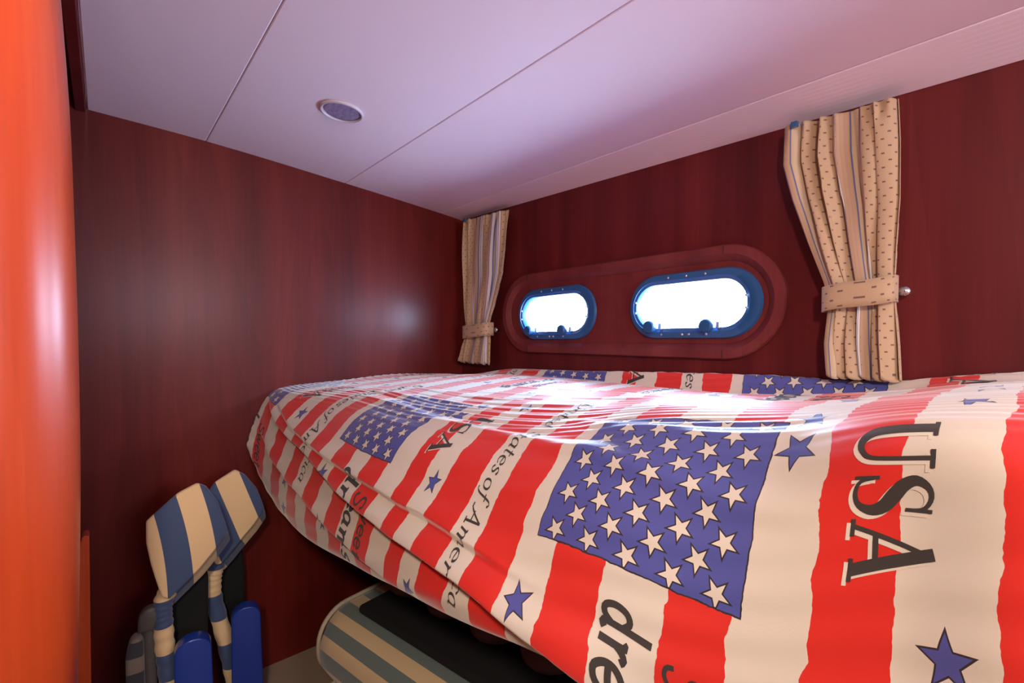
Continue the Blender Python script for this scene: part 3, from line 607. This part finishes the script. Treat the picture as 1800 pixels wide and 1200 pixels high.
def chair(loc, e1, pad, stripe, path, bands, arm, label, grey=None, back=None):
    """local frame: x across (right as seen from the doorway), -y towards the room, z up; empty on the floor"""
    o = empty('folded_chair', (loc[0],loc[1],ZF), math.atan2(e1[1],e1[0])); dz = loc[2]-ZF
    T = Matrix.Translation((0,0,dz))
    b = solid(pad, -.006, .040, .005, 3); bmesh.ops.subdivide_edges(b, edges=[e for e in b.edges if e.calc_length() > .03], cuts=2, use_grid_fill=True)
    for v in b.verts: v.co.y -= .010*math.cos(min(1.4,abs(v.co.x)*14))*(1 if v.co.y < .02 else 0)
    for v in b.verts:
        if v.co.y > .0: v.co.x += .22*v.co.y; v.co.z -= 1.05*v.co.y
    hp = obj('headrest', b, stripe, o, loc=(0,0,dz), smooth=True); hp.modifiers.new('edge','EDGE_SPLIT').split_angle = math.radians(32)
    b = bmesh.new(); P = spline([(x,.018,z) for x,z in path],8); rr = [.0195+.0012*math.sin(k*1.7) for k in range(len(P))]; tube(b,P,rr,20)
    sl = obj('frame_sleeve', b, bands, o, loc=(0,0,dz), smooth=True)
    b = bmesh.new(); tube(b, [(path[-1][0],.018,path[-1][1]+.02),(path[-1][0]+.02,.018,-dz+.003)], .011, 12); obj('leg', b, M['grey_plastic'], o, loc=(0,0,dz), smooth=True)
    ax,az,aw,ah = arm; zb_ = -dz+.004
    ol = [(ax-aw/2,az-ah)]+[(ax+aw/2*math.cos(a)*-1, az-aw*.42+aw*.42*math.sin(a)) for a in [math.pi*k/14 for k in range(15)]]+[(ax+aw/2+.008,az-ah)]
    b = solid(ol, -.050, -.012, .010, 4); obj('armrest', b, M['arm_blue'], o, loc=(0,0,dz), smooth=True)
    b = bmesh.new(); tube(b, [(ax+.012,-.03,az-ah+.03),(ax+.016,-.03,zb_)], .010, 12); obj('leg', b, M['grey_plastic'], o, loc=(0,0,dz), smooth=True)
    if back: obj('backrest', solid(back, .075, .100, .008), M['dark'], o, loc=(0,0,dz))
    if grey:
        b = bmesh.new(); tube(b, spline([(gx,.02,gz) for gx,gz in grey[0]],6), [.013]*(6*(len(grey[0])-1)+1), 14); obj('hinge_arm', b, M['grey_plastic'], o, loc=(0,0,dz), smooth=True)
        obj('hinge_cap', solid(grey[1], .0, .03, .008), M['grey_plastic'], o, loc=(0,0,dz), smooth=True)
        obj('frame_cover', solid(grey[2], -.01, .03, .009), rot_stripes('dim_cover',(.05,.055,.06),(.25,.22,.16),.035,.0,coord=(0,0,1)), o, loc=(0,0,dz), smooth=True)
    return tag(o, label, 'chair', 'folded chairs leaning by the bulkhead')
st1 = rot_stripes('headrest_stripe', BEIGE, NAVY, .0505, .032, curve=.54, coord=(1,0,0))
bd1 = rot_stripes('sleeve_stripe', BEIGE, NAVY, .064, .126+.064*1, coord=(0,0,1))
chair((-1.34,.137,-.633),(.1018,.9948), [(-.071,.150),(-.071,.200),(-.047,.223),(-.013,.252),(.025,.270),(.042,.262),(.066,.222),(.082,.165),(.088,.137),(.060,.100),(.029,.064),(0,.038),(-.031,.010),(-.044,.020),(-.054,.06),(-.063,.10)],
  st1, [(-.026,.030),(-.040,.0),(-.044,-.030),(-.042,-.061),(-.039,-.124),(-.032,-.20),(-.022,-.40)], bd1, (.015,-.081,.072,.30),
  'nearer folded chair, lower blue armrest, large striped headrest pad, grey hinge beside it',
  grey=([(-.072,-.02),(-.070,-.10),(-.066,-.22),(-.06,-.425)], [(-.090,-.060),(-.088,-.020),(-.074,-.006),(-.055,-.006),(-.050,-.030),(-.058,-.060)], [(-.108,-.40),(-.110,-.10),(-.104,-.070),(-.090,-.060),(-.078,-.070),(-.072,-.40)]),
  back=[(-.03,-.42),(-.03,-.06),(-.01,.02),(.04,.05),(.05,-.0),(.045,-.42)])
st2 = rot_stripes('headrest_stripe_2', BEIGE, NAVY, .061, .116, coord=(1,0,.34))
bd2 = rot_stripes('sleeve_stripe_2', BEIGE, NAVY, .070, .061+.070*2, coord=(0,0,1))
chair((-1.45,.26,-.721),(.1765,.9843), [(-.050,.12),(-.056,.30),(-.044,.320),(.002,.346),(.025,.330),(.054,.287),(.068,.245),(.071,.224),(.048,.190),(.024,.163),(-.010,.122),(-.032,.098),(-.044,.100)],
  st2, [(-.036,.100),(-.046,.070),(-.050,.040),(-.047,-.010),(-.024,-.124),(-.004,-.24),(.004,-.335)], bd2, (.026,-.016,.068,.31),
  'farther folded chair behind, taller blue armrest, smaller striped headrest pad',
  back=[(-.03,-.33),(-.035,.02),(-.02,.08),(.02,.09),(.025,.02),(.025,-.33)])
# ---------------------------------------------------------------- cushions stowed under the berth
def pad_mesh(L_, W_, H_, r, crown=.0, nseg=28, cs=36):
    """pad along local x from 0 to L_, across y 0..W_, z 0..H_, rounded section and rounded far end; uv: section position"""
    b = bmesh.new(); ol = []
    for (cy_,cz_,a0) in ((W_-r,r,-90),(W_-r,H_-r,0),(r,H_-r,90),(r,r,180)):
        for k in range(9): a = math.radians(a0+90*k/8); ol.append((cy_+r*math.cos(a),cz_+r*math.sin(a)))
    rings = []
    for i in range(nseg+1):
        t = i/nseg; x = L_*t; e = min(1,(x+.0001)/.05); sh = 1-.16*(1-math.sqrt(max(0,1-(1-e)**2)))
        rings.append([b.verts.new((x,W_/2+(y-W_/2)*sh,H_/2+(z-H_/2)*sh+crown*math.sin(t*22)*(z/H_)) ) for y,z in ol])
    n_ = len(ol)
    for i in range(nseg):
        for k in range(n_): b.faces.new((rings[i][k],rings[i][(k+1)%n_],rings[i+1][(k+1)%n_],rings[i+1][k]))
    b.faces.new(rings[0][::-1]); b.faces.new(rings[-1]); bmesh.ops.recalc_face_normals(b, faces=list(b.faces)); return b, ol
GREEN = (.12,.16,.15); SAND = (.60,.44,.25)
cst = rot_stripes('cushion_stripe', SAND, GREEN, .030, .012, coord=(0,.72,.72))
rz = math.radians(11)
def stowed(loc, L_, W_, H_, r, label, name='lounger_cushion'):
    o = empty(name, loc, rz); b,ol = pad_mesh(L_,W_,H_,r); obj('cover', b, cst, o, smooth=True)
    b = bmesh.new(); s_ = .95; tube(b, [(.012,W_/2+(y-W_/2)*s_,H_/2+(z-H_/2)*s_+.001) for y,z in ol]+[(.012,W_/2+(ol[0][0]-W_/2)*s_,H_/2+(ol[0][1]-H_/2)*s_+.001)], .006, 8, caps=False); obj('piping', b, mat('piping',(.40,.34,.25),.7)[0], o, smooth=True)
    return tag(o, label, 'cushion')
stowed((-1.235,.395,ZF+.150), .95, .42, .185, .085, 'upper green and beige striped cushion stowed under the berth, on top of the other')
stowed((-1.215,.385,ZF+.002), .95, .42, .146, .066, 'lower striped cushion lying on the carpet beneath the other cushion')
# tufted dark pad lying behind on top
o = empty('quilted_pad', (-1.20,.56,ZF+.338), rz)
for k in range(4):
    b = bmesh.new(); P = [(.05+.17*k+.17*t/10, 0, 0) for t in range(11)]
    bmesh.ops.create_uvsphere(b, u_segments=28, v_segments=16, radius=1)
    for v in b.verts: v.co = Vector((.075+.15*k+v.co.x*.078, .105+v.co.y*.115, .042+v.co.z*.040))
    obj('tuft', b, mat('brown_quilt',(.16,.085,.075),.8)[0] if k == 0 else M['quilt'], o, smooth=True) if k else None
    if k == 0: M['quilt'] = mat('brown_quilt',(.16,.085,.075),.8)[0]; obj('tuft', b, M['quilt'], o, smooth=True)
obj('mat', bbox_mesh(.03,.90,-.085,.24,.0,.022,.009,3), M['dark'], o, smooth=True)  # added black slab standing in for shade under the berth overhang
tag(o, 'dark brown tufted pad, with a black slab for shade, lying on the striped cushions under the berth', 'pad')
# ---------------------------------------------------------------- lamps out of view that light the cabin
o = empty('added_pendant', (.45,-.28,.80))  # pendant made up to carry the warm light
b = bmesh.new(); tube(b, [(0,0,-.002),(0,0,-.26)], .006, 12); obj('added_rod', b, M['steel'], o, smooth=True)
b = bmesh.new(); lathe(b, [(.012,-.245),(.05,-.262),(.088,-.312),(.091,-.318),(.086,-.314),(.048,-.268),(.012,-.252)], 32); obj('added_lamp_shade', b, M['steel'], o, smooth=True)
b = bmesh.new(); lathe(b, [(.03,0),(.03,-.012),(.008,-.02)], 24); obj('added_mount', b, M['steel'], o, smooth=True)
tag(o, 'added steel pendant lamp, out of view, lighting the cabin beside the berth', 'lamp')
downlight((-.42,-.10,.79), 'round lit lamp in the raised ceiling by the doorway post', .04)
# lift everything so that the floor is at z = 0
for ob in COL.objects:
    if ob.parent is None and ob.type in ('MESH','EMPTY'): ob.location.z += Z0
